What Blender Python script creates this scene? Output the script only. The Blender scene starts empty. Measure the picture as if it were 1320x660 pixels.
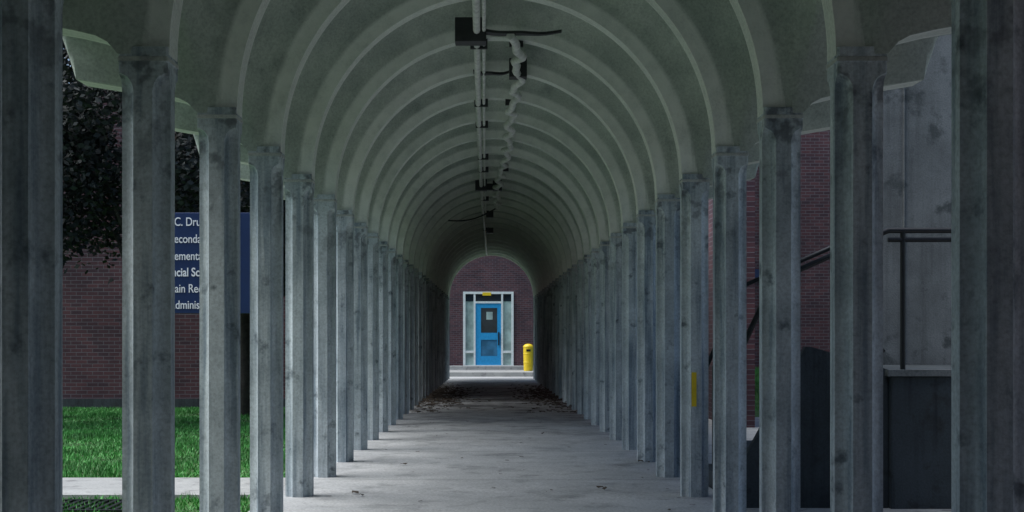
import bpy, math, random
import numpy as np
from mathutils import Vector
random.seed(7); rng=np.random.default_rng(7)
S=bpy.context.scene
EYE=1.152; F=1840.0; BAY=1.6; W=1.5; XC=0.054; Y0=4.45; SP=1.16+EYE; SL=0.0087
def fl(y): return -SL*y
def gr(y): return -SL*y-0.10
# ---------------------------------------------------------------- helpers
def link(o,parent=None):
    S.collection.objects.link(o)
    if parent: o.parent=parent
    return o
def empty(name):
    o=bpy.data.objects.new(name,None); return link(o)
def mesh(name,vs,fs,mat,parent=None,smooth=False,angle=None):
    me=bpy.data.meshes.new(name); me.from_pydata([tuple(v) for v in vs],[],fs); me.validate(); me.update()
    if mat: me.materials.append(mat)
    if smooth:
        me.polygons.foreach_set('use_smooth',[True]*len(me.polygons))
        if angle: me.set_sharp_from_angle(angle=math.radians(angle))
    o=bpy.data.objects.new(name,me); return link(o,parent)
BF=[(0,3,2,1),(4,5,6,7),(0,1,5,4),(1,2,6,5),(2,3,7,6),(3,0,4,7)]
def box(name,x0,x1,y0,y1,z0,z1,mat,parent=None,bev=0.0):
    vs=[(x0,y0,z0),(x1,y0,z0),(x1,y1,z0),(x0,y1,z0),(x0,y0,z1),(x1,y0,z1),(x1,y1,z1),(x0,y1,z1)]
    o=mesh(name,vs,BF,mat,parent)
    if bev:
        m=o.modifiers.new('b','BEVEL'); m.width=bev; m.segments=2
    return o
def boxes(name,L,mat,parent=None,bev=0):
    vs=[];fs=[]
    for (x0,x1,y0,y1,z0,z1) in L:
        b=len(vs)
        vs+=[(x0,y0,z0),(x1,y0,z0),(x1,y1,z0),(x0,y1,z0),(x0,y0,z1),(x1,y0,z1),(x1,y1,z1),(x0,y1,z1)]
        fs+=[tuple(i+b for i in f) for f in BF]
    o=mesh(name,vs,fs,mat,parent)
    if bev:
        m=o.modifiers.new('b','BEVEL'); m.width=bev; m.segments=2
    return o
def tube(name,pts,r,mat,parent=None,smooth=False):
    c=bpy.data.curves.new(name,'CURVE'); c.dimensions='3D'; c.bevel_depth=r; c.bevel_resolution=2; c.use_fill_caps=True
    sp=c.splines.new('POLY'); sp.points.add(len(pts)-1)
    for i,p in enumerate(pts): sp.points[i].co=(*p,1)
    c.materials.append(mat); o=bpy.data.objects.new(name,c); return link(o,parent)
# ---------------------------------------------------------------- materials
def newmat(name):
    m=bpy.data.materials.new(name); m.use_nodes=True; nt=m.node_tree
    return m,nt,nt.nodes['Principled BSDF']
def N(nt,t,**k):
    n=nt.nodes.new(t)
    for a,b in k.items(): setattr(n,a,b)
    return n
def pos(nt,scale=(1,1,1),rand=False):
    g=N(nt,'ShaderNodeNewGeometry'); mp=N(nt,'ShaderNodeMapping'); mp.inputs['Scale'].default_value=scale
    nt.links.new(g.outputs['Position'],mp.inputs[0])
    if rand:
        oi=N(nt,'ShaderNodeObjectInfo'); mu=N(nt,'ShaderNodeMath',operation='MULTIPLY'); mu.inputs[1].default_value=50
        cb=N(nt,'ShaderNodeCombineXYZ'); nt.links.new(oi.outputs['Random'],mu.inputs[0])
        for i in range(3): nt.links.new(mu.outputs[0],cb.inputs[i])
        nt.links.new(cb.outputs[0],mp.inputs['Location'])
    return mp.outputs[0]
def noise(nt,vec,scale,detail=4,rough=.6,dist=0):
    n=N(nt,'ShaderNodeTexNoise'); n.inputs['Scale'].default_value=scale; n.inputs['Detail'].default_value=detail
    n.inputs['Roughness'].default_value=rough; n.inputs['Distortion'].default_value=dist
    nt.links.new(vec,n.inputs['Vector']); return n.outputs['Fac']
def ramp(nt,fac,stops):
    r=N(nt,'ShaderNodeValToRGB'); e=r.color_ramp.elements
    while len(e)<len(stops): e.new(.5)
    for i,(p,c) in enumerate(stops):
        e[i].position=p; e[i].color=(*c,1) if len(c)==3 else c
    nt.links.new(fac,r.inputs[0]); return r.outputs[0]
def mix(nt,a,b,fac,mode='MIX'):
    m=N(nt,'ShaderNodeMix',data_type='RGBA',blend_type=mode)
    if isinstance(fac,float): m.inputs[0].default_value=fac
    else: nt.links.new(fac,m.inputs[0])
    nt.links.new(a,m.inputs[6])
    if isinstance(b,tuple): m.inputs[7].default_value=(*b,1)
    else: nt.links.new(b,m.inputs[7])
    return m.outputs[2]
def bump(nt,bs,h,strength=.3,dist=.01):
    b=N(nt,'ShaderNodeBump'); b.inputs['Strength'].default_value=strength; b.inputs['Distance'].default_value=dist
    nt.links.new(h,b.inputs['Height']); nt.links.new(b.outputs[0],bs.inputs['Normal'])
def concrete(name,light,dark,stain,streak=True,rand=False,sc=1.0,rough=.85,stainamt=(.56,.68),bst=.4,wear_light=False,skd=(.5,.53,.56),topstain=False):
    m,nt,bs=newmat(name)
    p=pos(nt,rand=rand)
    base=ramp(nt,noise(nt,p,2.2*sc,6,.65),[(.3,dark),(.68,light)])
    st=ramp(nt,noise(nt,p,5.5*sc,4,.6),[(stainamt[0],(0,0,0)),(stainamt[1],(1,1,1))])
    c=mix(nt,base,stain,st)
    if streak:
        ps=pos(nt,(9,9,.5),rand=rand)
        sk=ramp(nt,noise(nt,ps,1.6,4,.6),[(.34,skd),(.52,(1,1,1))])
        c=mix(nt,c,sk,.85,'MULTIPLY')
    fine=noise(nt,p,60,3,.7)
    fr=ramp(nt,fine,[(.3,(.66,.66,.66)),(.6,(1,1,1))])
    c=mix(nt,c,fr,.85,'MULTIPLY')
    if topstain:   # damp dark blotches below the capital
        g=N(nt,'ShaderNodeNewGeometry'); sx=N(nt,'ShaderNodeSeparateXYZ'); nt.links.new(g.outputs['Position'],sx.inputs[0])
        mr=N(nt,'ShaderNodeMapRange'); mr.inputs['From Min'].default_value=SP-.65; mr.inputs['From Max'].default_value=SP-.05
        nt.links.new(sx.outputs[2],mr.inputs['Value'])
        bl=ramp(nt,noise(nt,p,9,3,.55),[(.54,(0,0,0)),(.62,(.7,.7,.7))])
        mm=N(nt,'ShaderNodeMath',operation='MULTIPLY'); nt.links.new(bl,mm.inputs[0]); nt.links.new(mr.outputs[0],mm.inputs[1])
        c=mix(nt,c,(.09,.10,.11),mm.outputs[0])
    if wear_light:
        a3=N(nt,'ShaderNodeAttribute'); a3.attribute_name='recess_shade'  # recesses between ribs painted darker, imitating shade
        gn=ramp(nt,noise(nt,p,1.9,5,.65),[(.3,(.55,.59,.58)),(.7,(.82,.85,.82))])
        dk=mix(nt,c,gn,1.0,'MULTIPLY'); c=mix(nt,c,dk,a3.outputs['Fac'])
        at=N(nt,'ShaderNodeAttribute'); at.attribute_name='wear_light'  # pale worn rib edges, plus rib band lightened as if lit from below
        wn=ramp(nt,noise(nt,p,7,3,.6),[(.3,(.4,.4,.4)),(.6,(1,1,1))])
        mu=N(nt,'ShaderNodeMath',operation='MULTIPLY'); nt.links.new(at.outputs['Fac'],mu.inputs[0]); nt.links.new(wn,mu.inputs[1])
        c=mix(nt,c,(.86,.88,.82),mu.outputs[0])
        at2=N(nt,'ShaderNodeAttribute'); at2.attribute_name='seam'
        c=mix(nt,c,(.10,.11,.10),at2.outputs['Fac'])
    nt.links.new(c,bs.inputs['Base Color']); bs.inputs['Roughness'].default_value=rough
    bump(nt,bs,fine,bst,.006)
    return m
def plain(name,col,rough=.5,metal=0,var=.25,sc=12):
    m,nt,bs=newmat(name); p=pos(nt)
    c=ramp(nt,noise(nt,p,sc,3,.6),[(.3,tuple(v*(1-var) for v in col)),(.7,tuple(min(1,v*(1+var)) for v in col))])
    nt.links.new(c,bs.inputs['Base Color']); bs.inputs['Roughness'].default_value=rough; bs.inputs['Metallic'].default_value=metal
    return m
def brick(name,axis='x',c1=(.115,.048,.056),c2=(.06,.032,.043),mo=(.155,.14,.155)):
    m,nt,bs=newmat(name); g=N(nt,'ShaderNodeNewGeometry'); sx=N(nt,'ShaderNodeSeparateXYZ'); cb=N(nt,'ShaderNodeCombineXYZ')
    nt.links.new(g.outputs['Position'],sx.inputs[0])
    nt.links.new(sx.outputs[0 if axis=='x' else 1],cb.inputs[0]); nt.links.new(sx.outputs[2],cb.inputs[1])
    b=N(nt,'ShaderNodeTexBrick'); b.inputs['Scale'].default_value=1; b.inputs['Brick Width'].default_value=.215
    b.inputs['Row Height'].default_value=.075; b.inputs['Mortar Size'].default_value=.006; b.inputs['Mortar Smooth'].default_value=.2
    b.inputs['Color1'].default_value=(*c1,1); b.inputs['Color2'].default_value=(*c2,1); b.inputs['Mortar'].default_value=(*mo,1)
    nt.links.new(cb.outputs[0],b.inputs['Vector'])
    n=ramp(nt,noise(nt,g.outputs['Position'],1.3,5,.6),[(.3,(.6,.6,.65)),(.7,(1.1,1.1,1.1))])
    c=mix(nt,b.outputs[0],n,.9,'MULTIPLY')
    nt.links.new(c,bs.inputs['Base Color']); bs.inputs['Roughness'].default_value=.9
    iv=N(nt,'ShaderNodeMath',operation='SUBTRACT'); iv.inputs[0].default_value=1; nt.links.new(b.outputs['Fac'],iv.inputs[1])
    bump(nt,bs,iv.outputs[0],.6,.008)
    return m
M_col=concrete('column_concrete',(.66,.73,.755),(.38,.435,.46),(.19,.225,.245),rand=True,sc=1.3,stainamt=(.60,.72),skd=(.40,.46,.52),topstain=True)
M_vault=concrete('vault_concrete',(.78,.82,.75),(.60,.64,.59),(.42,.45,.42),streak=False,stainamt=(.57,.82),wear_light=True)
M_roof=concrete('roof_concrete',(.30,.32,.31),(.2,.22,.21),(.12,.13,.13),streak=False)
M_cap=concrete('joint_concrete',(.62,.64,.6),(.42,.44,.42),(.3,.3,.3),streak=False)
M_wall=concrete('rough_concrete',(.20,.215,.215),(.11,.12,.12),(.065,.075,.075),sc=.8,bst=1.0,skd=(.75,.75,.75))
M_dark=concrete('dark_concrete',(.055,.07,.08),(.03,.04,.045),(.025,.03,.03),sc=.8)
M_path=concrete('path_concrete',(.42,.43,.42),(.3,.31,.31),(.2,.2,.2),streak=False)
M_brx=brick('brick_x','x'); M_bry=brick('brick_y','y')
M_blk=plain('black_metal',(.012,.014,.016),.45,.3)
M_pipe=plain('conduit_grey',(.68,.69,.66),.5,0,.25)
M_box=plain('junction_dark',(.03,.032,.035),.5,.2)
M_white=plain('frame_white',(.7,.76,.76),.5,0,.1)
M_blue=plain('door_blue',(.02,.30,.62),.4,0,.12)
M_sign=plain('sign_blue',(.010,.028,.095),.4,0,.1)
M_txt=plain('sign_text',(.8,.82,.85),.5,0,.03)
M_yel=plain('yellow_plastic',(.78,.56,.02),.4,0,.1)
M_leaf=plain('fallen_leaf',(.06,.045,.032),.8,0,.6,3)
M_bark=plain('bark',(.04,.035,.03),.9,0,.4)
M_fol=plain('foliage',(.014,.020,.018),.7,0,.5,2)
def glass(name,col,rough=.08):
    m,nt,bs=newmat(name); p=pos(nt)
    c=ramp(nt,noise(nt,p,3,2),[(.35,tuple(v*.6 for v in col)),(.65,col)])
    nt.links.new(c,bs.inputs['Base Color']); bs.inputs['Roughness'].default_value=rough; return m
M_gdark=glass('glass_dark',(.02,.035,.05)); M_gpale=glass('glass_pale',(.40,.54,.52),.3); M_gblue=glass('glass_blue',(.05,.2,.36),.2)
def floormat():
    m,nt,bs=newmat('walkway_concrete'); p=pos(nt)
    c=ramp(nt,noise(nt,p,1.1,6,.7),[(.3,(.40,.415,.42)),(.7,(.62,.63,.625))])
    st=ramp(nt,noise(nt,p,2.6,6,.7),[(.52,(0,0,0)),(.72,(.75,.75,.75))]); c=mix(nt,c,(.17,.18,.185),st)
    sx=N(nt,'ShaderNodeSeparateXYZ'); nt.links.new(p,sx.inputs[0])
    dv_=N(nt,'ShaderNodeMath',operation='MULTIPLY'); dv_.inputs[1].default_value=1/60; nt.links.new(sx.outputs[1],dv_.inputs[0])
    dz=ramp(nt,dv_.outputs[0],[(.26,(0,0,0)),(.47,(1,1,1)),(.60,(1,1,1)),(.74,(0,0,0))])
    dn=ramp(nt,noise(nt,p,1.3,8,.8),[(.46,(0,0,0)),(.56,(.85,.85,.85))])
    dm=mix(nt,dz,dn,1.0,'MULTIPLY'); c=mix(nt,c,(.12,.12,.12),dm)
    a=N(nt,'ShaderNodeMath',operation='ADD'); a.inputs[1].default_value=.65; nt.links.new(sx.outputs[1],a.inputs[0])
    mo=N(nt,'ShaderNodeMath',operation='PINGPONG'); mo.inputs[1].default_value=1.6; nt.links.new(a.outputs[0],mo.inputs[0])
    lt=N(nt,'ShaderNodeMath',operation='LESS_THAN'); lt.inputs[1].default_value=.008; nt.links.new(mo.outputs[0],lt.inputs[0])
    c=mix(nt,c,(.12,.12,.12),lt.outputs[0])
    f=noise(nt,p,45,4,.75); fr=ramp(nt,f,[(.35,(.55,.55,.55)),(.58,(1,1,1))]); c=mix(nt,c,fr,.85,'MULTIPLY')
    nt.links.new(c,bs.inputs['Base Color']); bs.inputs['Roughness'].default_value=.7
    bump(nt,bs,f,.6,.008); return m
M_floor=floormat()
def groundmat():
    m,nt,bs=newmat('ground_grass'); p=pos(nt)
    c=ramp(nt,noise(nt,p,2,6,.7),[(.3,(.03,.06,.018)),(.55,(.05,.13,.03)),(.75,(.08,.18,.04))])
    nt.links.new(c,bs.inputs['Base Color']); bs.inputs['Roughness'].default_value=.9
    bump(nt,bs,noise(nt,p,40,3,.7),.8,.03); return m
M_ground=groundmat()
M_blade=plain('grass_blade',(.06,.26,.05),.6,0,.6,2.2)
# ---------------------------------------------------------------- ground
G=400
mesh('ground',[(-G,-60,gr(-60)),(G,-60,gr(-60)),(G,G,gr(G)),(-G,G,gr(G))],[(0,1,2,3)],M_ground)
def slab(name,x0,x1,y0,y1,h,mat,parent=None,base=.3):
    vs=[(x0,y0,gr(y0)-base),(x1,y0,gr(y0)-base),(x1,y1,gr(y1)-base),(x0,y1,gr(y1)-base),
        (x0,y0,gr(y0)+h),(x1,y0,gr(y0)+h),(x1,y1,gr(y1)+h),(x0,y1,gr(y1)+h)]
    return mesh(name,vs,BF,mat,parent)
slab('walkway_floor',XC-1.72,XC+1.72,-12,51.0,.10,M_floor)
slab('side_path',-30,XC-1.73,11.6,13.1,.03,M_path)
slab('paved_yard',XC+1.73,12,-12,24.0,.03,M_path)
def bank(x,y):
    u=(y-27)/7
    return .62*min(1,max(0,u)*3)+.05*math.sin(x*3.7+y*2.9)-.02
def blades(name,x0,x1,y0,y1,n,h0=.02,h1=.06,hole=None,bk=False):
    x=rng.uniform(x0,x1,n); y=rng.uniform(y0,y1,n)
    if hole:
        k=(y<hole[0]-.02)|(y>hole[1]+.02); x=x[k]; y=y[k]; n=len(x)
    a=rng.uniform(0,6.28,n); h=rng.uniform(h0,h1,n)*(1+.5*np.sin(x*2.1)*np.sin(y*1.7)); w=.006+.004*rng.random(n)
    z=-SL*y-.10
    if bk: z=z+np.array([bank(a_,b_) for a_,b_ in zip(x,y)])
    v=np.zeros((n,3,3)); dx=np.cos(a)*w; dy=np.sin(a)*w
    v[:,0]=np.stack([x-dx,y-dy,z-.003],1); v[:,1]=np.stack([x+dx,y+dy,z-.003],1)
    v[:,2]=np.stack([x+rng.normal(0,.02,n),y+rng.normal(0,.02,n),z+h],1)
    me=bpy.data.meshes.new(name); me.vertices.add(3*n); me.vertices.foreach_set('co',v.reshape(-1))
    me.loops.add(3*n); me.loops.foreach_set('vertex_index',np.arange(3*n,dtype=np.int32))
    me.polygons.add(n); me.polygons.foreach_set('loop_start',np.arange(0,3*n,3,dtype=np.int32))
    me.update(calc_edges=True); me.validate(); me.materials.append(M_blade)
    return link(bpy.data.objects.new(name,me))
blades('lawn_grass',-9,XC-1.75,8,27.9,130000,hole=(11.6,13.1))
blades('bank_grass',4.2,8.5,27,33.9,30000,.04,.09,bk=True)
# ---------------------------------------------------------------- arcade
arc=empty('arched_colonnade')
NB0,NB1=-6,27
cw=.102
def column_mesh(H):
    vs=[];fs=[]
    levels=[(-H,1),(-.16,1)]
    for k in range(1,7):
        t=k/6; levels.append((-.16+.08*t, math.sqrt(max(0,1-t*t))))
    levels+=[(-.035,0)]
    r0=.062
    def ringpts(c,hw):
        r=max(.006,r0*c); P=[]
        for qx,qy in ((1,1),(-1,1),(-1,-1),(1,-1)):
            seg=[]
            for j in range(6):
                a=(j/5)*math.pi/2
                px=hw-r*math.sin(a); py=hw-r*math.cos(a)
                seg.append((px*qx,py*qy))
            if qx*qy<0: seg=seg[::-1]
            P+=seg
        return P
    L=[(z,ringpts(c,cw)) for z,c in levels]
    L+=[(-.030,ringpts(0,cw+.004)),(-.014,ringpts(0,cw+.004)),(-.010,ringpts(0,cw)),(.03,ringpts(0,cw))]
    n=24
    for z,P in L:
        for (x,y) in P: vs.append((x,y,z))
    for i in range(len(L)-1):
        for j in range(n):
            a=i*n+j; b=i*n+(j+1)%n
            fs.append((a,b,b+n,a+n))
    me=bpy.data.meshes.new('column'); me.from_pydata(vs,[],fs); me.validate(); me.update()
    me.materials.append(M_col); me.materials.append(M_cap)
    for p in me.polygons:
        p.use_smooth=True
        if -.03<p.center.z<-.011: p.material_index=1
    me.set_sharp_from_angle(angle=math.radians(30))
    return me
CM=column_mesh(3.0)
for n in range(NB0,NB1+1):
    for s in (-1,1):
        o=bpy.data.objects.new('column',CM); link(o,arc)
        o.location=(XC+s*W,Y0+BAY*n,SP)
R=1.395; a_l=BAY/2-.102; RB=.08
xs=[]
for i in range(-30,31): xs.append(R*math.sin(i/30*math.pi/2))
ext=[1.40,1.41,1.425,1.44,1.46,1.48,1.50,1.52,1.55,1.58,1.605,1.62,1.65,1.70,1.8,1.9,2.0,2.1,2.24,2.27,2.30]
xs=[-e for e in ext[::-1]]+xs+ext
hd=[0,.025,RB-.022,RB-.003,RB+.003,RB+.010,.102]+[.102+a_l*(1-math.cos(k/11*math.pi/2)) for k in range(1,11)]+[.792,.8]
ds=[-d for d in hd[::-1][:-1]]+hd
ys=[];dd=[]
for n in range(NB0,NB1+1):
    for d in ds:
        if n>NB0 and abs(d+BAY/2)<1e-6: continue
        ys.append(Y0+BAY*n+d); dd.append(abs(d))
def smax(a,b):
    k=min(.16,.7*min(a,b)+1e-6); h=max(k-abs(a-b),0)/k
    return max(a,b)+h*h*k/4
BULGE=.40
def under(x,d):
    g=0
    if d>RB:
        q=min(1,(d-RB)/(BAY/2-RB)); g=.05+BULGE*math.sqrt(max(0,1-(1-q)**2))*.9+BULGE*.1*q
    Ry=R+g; ax=abs(x)
    zT=math.sqrt(max(0,Ry*Ry-ax*ax)) 
    zL=math.sqrt(max(0,a_l*a_l-(BAY/2-d)**2)) if d>.102 else 0
    zL*=1.05
    if ax>1.61:
        q=ax-1.61; zo=.07*(1-math.exp(-q/.04))+.10*q/.6
        if ax>2.24: zo+= (ax-2.24)*3.3
        zT=max(zT*max(0,1-(ax-1.61)/.1),zo)
    return smax(zT,zL)
nx=len(xs); ny=len(ys)
vs=[];fs=[];wear_light=[];seam=[];recess_shade=[]
for j,d in enumerate(dd):
    for x in xs:
        vs.append((XC+x,ys[j],SP+under(x,d)))
        wear_light.append(.9 if RB-.004<d<RB+.004 else (.2 if d<RB else (.1 if d<RB+.012 else 0)))
        recess_shade.append(1.0 if d>RB+.005 else 0)
        seam.append(.7 if d>.795 else 0)
for j in range(ny-1):
    for i in range(nx-1):
        a=j*nx+i; fs.append((a,a+nx,a+nx+1,a+1))
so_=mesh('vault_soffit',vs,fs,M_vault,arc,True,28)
for nm,dat in (('wear_light',wear_light),('seam',seam),('recess_shade',recess_shade)):
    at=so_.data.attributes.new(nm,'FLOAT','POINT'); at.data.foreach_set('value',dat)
RT=1.92
def top(x):
    ax=abs(x); return max(math.sqrt(max(0,RT**2-ax*ax)),1.08)
vs=[];fs=[]
yy=[ys[0],ys[-1]]
for y in yy:
    for x in xs: vs.append((XC+x*1.002,y,SP+top(x)))
for i in range(nx-1): fs.append((i,i+1,nx+i+1,nx+i))
for k,y in enumerate(yy):
    b=len(vs)
    for x in xs: vs.append((XC+x,y,SP+under(x,BAY/2)))
    for i in range(nx-1):
        fs.append((k*nx+i,k*nx+i+1,b+i+1,b+i))
for sx in (-1,1):
    b=len(vs); X=2.3*sx
    for j,d in enumerate(dd):
        vs.append((XC+X,ys[j],SP+under(X,d))); vs.append((XC+X*1.002,ys[j],SP+1.08))
    for j in range(ny-1): fs.append((b+2*j,b+2*j+1,b+2*j+3,b+2*j+2))
mesh('roof_shell',vs,fs,M_roof,arc)
# ---------------------------------------------------------------- conduits on crown
con=empty('ceiling_conduit')
CZ=SP+R
def run(pts,r,off,name,wob=0):
    P=[]
    for (x0,y0),(x1,y1) in zip(pts[:-1],pts[1:]):
        n=max(2,int((y1-y0)/.12))
        for i in range(n):
            t=i/n; x=x0+(x1-x0)*t+wob*math.sin((y0+(y1-y0)*t)*5.1)+wob*.6*math.sin((y0+(y1-y0)*t)*11)
            y=y0+(y1-y0)*t
            P.append((x,y,CZ-.035-off+.02*math.sin(y*3.9)*(1 if wob else .2)))
    return tube(name,P,r,M_pipe,con)
run([(-.107,6.),(-.105,11.),(-.13,16),(-.15,24.9),(-.14,30),(-.1,46)],.030,.02,'pipe')
run([(-.045,6.),(-.045,11.),(-.067,16),(-.09,24.9),(-.085,30)],.016,.015,'pipe_thin')
run([(.22,11.9),(.27,13.4),(.247,15.7),(.245,18.8),(.17,22.5),(.12,25),(.16,28.5)],.036,.06,'loose_cable',.035)
def jb(x,y,w,d,h,name='junction_box'):
    box(name,x-w/2,x+w/2,y-d/2,y+d/2,CZ-h,CZ+.06,M_box,con,.006)
jb(-.16,11.95,.26,.2,.14); jb(.27,13.7,.17,.18,.12)
def plate(x0,x1,y,z):
    P=[(x0+(x1-x0)*i/10, y+.03*math.sin(i), z-.02*math.sin(i/10*math.pi)) for i in range(11)]
    vs=[];fs=[]
    for i,(a,b,c) in enumerate(P):
        w=.07*(1-.75*i/10); vs+=[(a,b-w,c),(a,b+w,c),(a,b+w,c+.022),(a,b-w,c+.022)]
    for i in range(10):
        k=i*4
        for q in range(4): fs.append((k+q,k+4+q,k+4+(q+1)%4,k+(q+1)%4))
    fs+=[(0,1,2,3),(43,42,41,40)]
    mesh('lamp_tray',vs,fs,M_box,con)
plate(-.05,.60,11.95,CZ-.05); plate(-.16,.2,13.8,CZ-.05)
jb(-.15,24.5,.2,.2,.13); jb(.13,24.7,.16,.2,.11); jb(.0,25.2,.4,.1,.05,'lamp_plate')
jb(0,30.9,.16,.2,.08); jb(0,35.6,.18,.2,.09)
for n in (5,7,8,10,11,14,16,19):
    y=Y0+BAY*n+random.uniform(-.02,.02)
    boxes('bracket',[(-.17,-.02,y-.02,y+.02,CZ-.088,CZ+.01)],M_box,con)
    if y<24 and n%2: boxes('bracket',[(.17,.29,y-.02,y+.02,CZ-.07,CZ+.01)],M_box,con)
P=[]
for i in range(24):
    t=i/23; P.append((.16-1.0*t,28.5+.3*t,SP+1.33-.24*t-.10*math.sin(t*math.pi)))
tube('hanging_wire',P,.014,M_box,con)
n=4; y=Y0+BAY*n
box('yellow_sticker',XC+W-.035,XC+W+.002,y-cw-.004,y-cw-.0005,EYE-(524-428)*(y-cw)/F,EYE-(480-428)*(y-cw)/F,M_yel,arc)
# ---------------------------------------------------------------- end building
eb=empty('brick_school_building')
YE=55.2; zf=fl(YE)
px=lambda v,Y:(v-631.4)*Y/F
pz=lambda v,Y:EYE+(428-v)*Y/F
dx0,dx1=px(597,YE),px(662,YE); dz0,dz1=pz(473,YE),pz(376,YE)
boxes('end_wall',[(-12,dx0,YE,YE+.3,zf-1,7),(dx1,12,YE,YE+.3,zf-1,7),(dx0,dx1,YE,YE+.3,dz1,7),(dx0,dx1,YE,YE+.3,zf-1,dz0)],M_brx,eb)
fw=.09
boxes('door_frame',[(dx0,dx0+fw,YE-.06,YE+.2,dz0,dz1),(dx1-fw,dx1,YE-.06,YE+.2,dz0,dz1),(dx0+fw,dx1-fw,YE-.06,YE+.2,dz1-fw,dz1),
  (dx0+fw,dx1-fw,YE-.06,YE+.2,dz0,dz0+.07),(px(610.5,YE),px(613,YE),YE-.05,YE+.2,dz0+.07,dz1-fw),(px(646,YE),px(648.5,YE),YE-.05,YE+.2,dz0+.07,dz1-fw),
  (px(613,YE),px(646,YE),YE-.05,YE+.2,pz(391,YE),pz(388.5,YE)),
  (dx0+fw,px(610.5,YE),YE-.045,YE+.2,pz(455,YE),pz(452,YE)),(px(648.5,YE),dx1-fw,YE-.045,YE+.2,pz(455,YE),pz(452,YE))],M_white,eb)
box('transom',dx0+fw,dx1-fw,YE+.02,YE+.06,pz(388.5,YE),dz1-fw,M_gdark,eb)
boxes('sidelight_glass',[(dx0+fw,px(610.5,YE),YE+.03,YE+.05,dz0+.07,pz(388.5,YE)),(px(648.5,YE),dx1-fw,YE+.03,YE+.05,dz0+.07,pz(388.5,YE))],M_gpale,eb)
a0,a1=px(613,YE),px(646,YE); b0,b1=dz0+.07,pz(391,YE); w0,w1=px(620,YE),px(641,YE)
boxes('door_leaf',[(a0,w0,YE-.02,YE+.04,b0,b1),(w1,a1,YE-.02,YE+.04,b0,b1),(w0,w1,YE-.02,YE+.04,pz(397,YE),b1),(w0,w1,YE-.02,YE+.04,pz(438,YE),pz(429,YE)),(w0,w1,YE-.02,YE+.04,b0,pz(459,YE))],M_blue,eb)
box('door_window',w0,w1,YE,YE+.02,pz(429,YE),pz(397,YE),M_gdark,eb)
box('door_lower_window',w0,w1,YE,YE+.02,pz(459,YE),pz(438,YE),M_gblue,eb)
box('door_handle',a1-.12,a1-.07,YE-.09,YE-.02,pz(445,YE),pz(428,YE),M_blk,eb,.005)
box('door_notice',px(627,YE),px(635,YE),YE-.004,YE-.001,pz(412,YE),pz(402,YE),M_gpale,eb)
box('door_number_plate',px(622,YE),px(633,YE),YE-.075,YE-.062,pz(381,YE),pz(377,YE),M_yel,eb)
boxes('door_landing',[(-1.75,1.85,51.0,54.2,fl(51)-.5,fl(51)+.16),(-1.75,1.85,54.2,YE,fl(51)-.5,fl(51)+.30)],M_path,eb,.01)
def lathe(name,prof,x,y,z,mat,parent=None,n=28):
    vs=[];fs=[]
    for r,h in prof:
        for k in range(n):
            a=k/n*2*math.pi; vs.append((x+r*math.cos(a),y+r*math.sin(a),z+h))
    for i in range(len(prof)-1):
        for k in range(n):
            a=i*n+k;b=i*n+(k+1)%n; fs.append((a,b,b+n,a+n))
    fs.append(tuple(range(n))[::-1]); fs.append(tuple(range((len(prof)-1)*n,len(prof)*n)))
    return mesh(name,vs,fs,mat,parent,True,35)
tb=empty('trash_bin')
bx=px(681,52.7); bz=fl(51)+.16
lathe('bin_body',[(.165,0),(.17,.03),(.175,.3),(.185,.31),(.185,.33),(.178,.34),(.18,.62),(.19,.63),(.19,.65),(.183,.66),(.185,.86),(.195,.87),(.195,.9),(.18,.93),(.12,.98),(.05,1.0)],bx,52.7,bz,M_yel,tb)
box('bin_slot',bx-.08,bx+.08,52.7-.19,52.7-.17,bz+.72,bz+.80,M_blk,tb)
# ---------------------------------------------------------------- side buildings
lb=empty('brick_building'); YL=28.2
box('front_wall',-24,-4.0,YL,YL+.3,gr(YL)-.5,6,M_brx,lb)
box('shade_side_wall',-4.0,-3.7,YL+.003,46,gr(YL)-.5,6,M_bry,lb)
box('wall_plinth',-24,-4.0,YL-.04,YL,gr(YL)-.5,gr(YL)+.18,M_dark,lb)
rb=empty('brick_annex'); YR=34.0
box('front_wall',3.9,26,YR,YR+.3,gr(YR)-.5,9,M_brx,rb)
box('shade_side_wall',3.6,3.9,21.0,YR-.003,gr(YR)-.5,7,M_bry,rb)  # thin wall added to block light from the middle bays
box('side_wall_rear',3.6,3.899,YR,45,gr(YR)-.5,9,M_bry,rb)
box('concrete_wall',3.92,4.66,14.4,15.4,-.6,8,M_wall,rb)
box('brick_return',4.663,12,14.46,15.4,-.6,8,brick('brick_warm','x',(.2,.1,.08),(.15,.08,.07)),rb)
boxes('wall_ribs',[(4.17,4.185,14.385,14.4,EYE-.33,8)],M_wall,rb)
for X0_,X1_ in ((-13,-3.5),(3.6,13)):  # unseen wings, added to shade the nearest columns
    wg=empty('shade_wing')
    box('shade_wing_walls',X0_,X1_,-14,4.6,-.8,5.0,M_brx,wg)
    box('shade_wing_parapet',X0_-.05,X1_+.05,-14.05,4.65,5.0,5.2,M_wall,wg)
vs=[];fs=[]
nn=24
for j in range(nn+1):
    for i in range(nn+1):
        x=3.95+i/nn*7; y=27+j/nn*6.99
        vs.append((x,y,gr(y)+bank(x,y)))
for j in range(nn):
    for i in range(nn): a=j*(nn+1)+i; fs.append((a,a+1,a+nn+2,a+nn+1))
mesh('grass_bank',vs,fs,M_ground,None,True)
st=empty('entrance_stair')
PZ=EYE-.33
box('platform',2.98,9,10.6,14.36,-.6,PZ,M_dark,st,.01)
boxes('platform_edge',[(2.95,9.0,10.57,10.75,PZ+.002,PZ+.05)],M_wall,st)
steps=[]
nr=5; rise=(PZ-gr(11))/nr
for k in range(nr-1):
    steps.append((2.98-.29*(k+1),2.98-.29*k-.001,10.75,12.4,-.6,PZ-rise*(k+1)))
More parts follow.
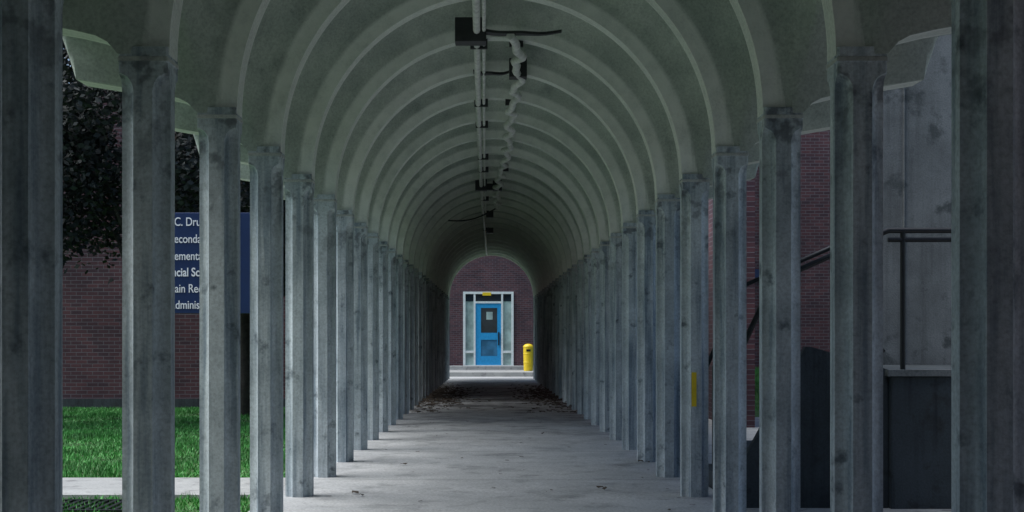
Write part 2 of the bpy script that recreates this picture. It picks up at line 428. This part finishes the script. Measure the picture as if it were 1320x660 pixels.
boxes('steps',steps,M_dark,st,.006)
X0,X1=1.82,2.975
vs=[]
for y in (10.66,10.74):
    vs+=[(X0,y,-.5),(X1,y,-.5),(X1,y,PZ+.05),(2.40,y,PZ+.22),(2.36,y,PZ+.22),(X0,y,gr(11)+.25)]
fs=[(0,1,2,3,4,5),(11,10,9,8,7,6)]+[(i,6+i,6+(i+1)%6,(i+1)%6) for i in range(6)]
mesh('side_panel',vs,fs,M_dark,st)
rl=empty('stair_railing')
RZ=PZ+1.12
def rail(pts,r=.02): tube('rail',pts,r,M_blk,rl)
y=10.68
rail([(1.75,y,.62+.12),(2.12,y,EYE+.38),(2.98,y,RZ-.03),(9,y,RZ-.03)],.022)
rail([(2.98,y,RZ-.10),(9,y,RZ-.10)],.018)
for x in (3.09,4.4,5.7): rail([(x,y,PZ),(x,y,RZ-.03)],.02)
rail([(1.78,y,gr(11)),(1.78,y,.76)],.02)
rail([(2.2,y,.55),(2.95,y,1.02)],.016)
rail([(1.85,12.4,.78),(2.2,12.4,EYE+.40),(2.98,12.4,RZ-.05)],.02)
rail([(1.95,12.4,gr(12)),(1.95,12.4,.86)],.02); rail([(2.98,12.4,PZ),(2.98,12.4,RZ-.05)],.02)
box('wall_sign',px(968,33.9),px(980,33.9),33.93,33.99,pz(358,33.9),pz(347,33.9),M_sign,rb)
# ---------------------------------------------------------------- lawn sign
sg=empty('school_sign'); YS=15.0
box('panel',px(168,YS),px(345,YS),YS,YS+.06,pz(404,YS),pz(274,YS),M_sign,sg,.006)
for v in (178,335): box('post',px(v,YS)-.04,px(v,YS)+.04,YS+.062,YS+.14,gr(YS)-.3,pz(270,YS),M_blk,sg)
def txt(s,x,yb,size,bold=False):
    c=bpy.data.curves.new('lettering','FONT'); c.body=s; c.size=size; c.extrude=.003
    c.offset=.0022 if bold else .0008
    c.materials.append(M_txt)
    o=bpy.data.objects.new('lettering',c); link(o,sg); o.rotation_euler=(math.pi/2,0,0)
    o.scale=(.78,1,1); o.location=(px(x,YS),YS-.004,pz(yb,YS))
u=YS/F
for s,x,yb,b in (("J.C. Drury",219,291,False),("Secondary",219,313,False),("Elementary",216,335,False),("Provincial School Br",196,356,True),("Main Reception",216,377,False),("Administration",218,398,False)):
    txt(s,x,yb,15.5*u,b)
# ---------------------------------------------------------------- tree
def tree(name,x,y,H,cr,cz,n,vr=.30):
    t=empty(name); z0=gr(y)-.1
    def limb(p0,p1,r0,r1,nm):
        c=bpy.data.curves.new(nm,'CURVE'); c.dimensions='3D'; c.bevel_depth=1; c.bevel_resolution=3
        sp=c.splines.new('POLY'); K=7; sp.points.add(K-1)
        for i in range(K):
            q=i/(K-1); p=Vector(p0).lerp(Vector(p1),q)+Vector((random.uniform(-1,1),random.uniform(-1,1),0))*.06*(1 if 0<i<K-1 else 0)
            sp.points[i].co=(*p,1); sp.points[i].radius=r0+(r1-r0)*q
        c.materials.append(M_bark); link(bpy.data.objects.new(nm,c),t)
    limb((x,y,z0),(x,y,z0+H*.75),.17,.06,'trunk')
    cl=[]
    for k in range(26):
        a=random.uniform(0,6.28); rr=cr*math.sqrt(random.random()); hz=cz+random.uniform(-1,1)*H*vr
        e=(x+rr*math.cos(a),y+rr*math.sin(a),hz)
        if k<11: limb((x,y,z0+H*random.uniform(.3,.6)),e,.05,.012,'limb')
        cl.append((e,random.uniform(.5,1.0)))
    vs=[];fs=[]
    for k in range(n):
        (ex,ey,ez),r=random.choice(cl)
        v=Vector((random.gauss(0,1),random.gauss(0,1),random.gauss(0,1))); v.normalize(); v*=r*random.random()**.4
        c=Vector((ex,ey,ez))+Vector((v.x,v.y,v.z*.75))
        if random.random()<.08: c.z-=random.uniform(0,.5)
        s=random.uniform(.035,.07); A=Vector((random.gauss(0,1),random.gauss(0,1),random.gauss(0,.5))).normalized(); B=A.cross(Vector((random.gauss(0,1),random.gauss(0,1),random.gauss(0,1)))).normalized()
        b=len(vs); vs+=[c-A*s,c+B*s*.6,c+A*s,c-B*s*.6]; fs.append((b,b+1,b+2,b+3))
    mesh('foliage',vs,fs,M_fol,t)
tree('leafy_tree',-5.1,21.5,6.0,2.2,4.4,30000)
tree('leafy_tree.001',-9.0,22,7.0,3.0,4.6,24000)
tree('leafy_shade_tree',-4.3,25.0,6.0,1.5,4.2,22000,.34)  # extra tree, placed for its shade on the middle bays
# ---------------------------------------------------------------- leaf litter
def leaves(name,fn,n,smin,smax_,curl=.5):
    vs=[];fs=[]
    for k in range(n):
        x,y=fn(); z=fl(y)+.004; s=random.uniform(smin,smax_); a=random.uniform(0,6.28)
        ca,sa=math.cos(a),math.sin(a); b=len(vs)
        for (u,v,h) in ((-1,0,.1),(-.3,.55,.3*curl),(.5,.4,.1),(1,0,.5*curl),(.4,-.5,.2),(-.4,-.45,.45*curl)):
            vs.append((x+s*(u*ca-v*sa),y+s*(u*sa+v*ca),z+s*h))
        fs.append(tuple(b+i for i in range(6)))
    return mesh(name,vs,fs,M_leaf)
def f1():
    y=random.gauss(32,3.5); s=-1 if random.random()<.6 else 1
    return XC+s*(1.5-abs(random.gauss(0,.45))),min(46,max(24,y))
leaves('fallen_leaves',f1,1700,.03,.07,.9)
def f2(): return XC+random.uniform(-1.6,1.6),random.uniform(9,47)
leaves('scattered_leaves',f2,220,.012,.03)
pts=[(458,637),(466,640),(780,632),(774,630),(835,597),(826,596),(520,600),(700,560)]
it=iter(pts)
def f3():
    u_,v_=next(it); Y=2120/(v_-444); return px(u_,Y),Y
leaves('dry_leaf_litter',f3,len(pts),.035,.05,1.0)
dg=empty('drain_grate')
boxes('bars',[(-3.3+.07*k,-3.27+.07*k,10.6,11.2,gr(11)-.02,gr(11)+.03) for k in range(10)]+[(-3.35,-2.6,10.55,10.6,gr(11)-.02,gr(11)+.032),(-3.35,-2.6,11.2,11.25,gr(11)-.02,gr(11)+.032)],M_blk,dg)
# ---------------------------------------------------------------- light
el,az=math.radians(60),math.radians(-94)
w=bpy.data.worlds.new('World'); S.world=w; w.use_nodes=True; nt=w.node_tree
sky=nt.nodes.new('ShaderNodeTexSky'); sky.sky_type='NISHITA'; sky.sun_disc=False
sky.sun_elevation=el; sky.sun_rotation=az; sky.dust_density=1.0; sky.ozone_density=2.0
bg=nt.nodes['Background']; nt.links.new(sky.outputs[0],bg.inputs[0]); bg.inputs[1].default_value=.15
sl=bpy.data.lights.new('sun','SUN'); sl.energy=5.0; sl.angle=math.radians(60); sl.color=(1,.985,.96)
so=bpy.data.objects.new('sun',sl); link(so)
dv=Vector((math.sin(az)*math.cos(el),math.cos(az)*math.cos(el),math.sin(el)))
so.rotation_euler=dv.to_track_quat('Z','Y').to_euler()
# ---------------------------------------------------------------- camera
cd=bpy.data.cameras.new('camera'); cam=bpy.data.objects.new('camera',cd); link(cam)
cam.location=(0,0,EYE); cam.rotation_euler=(math.pi/2,0,0)
cd.sensor_width=36; cd.lens=36*F/1320; cd.shift_x=(660-631.4)/1320; cd.shift_y=98/1320
cd.clip_start=.05; cd.clip_end=2000
S.camera=cam
S.view_settings.view_transform='Standard'; S.view_settings.look='None'; S.view_settings.exposure=0
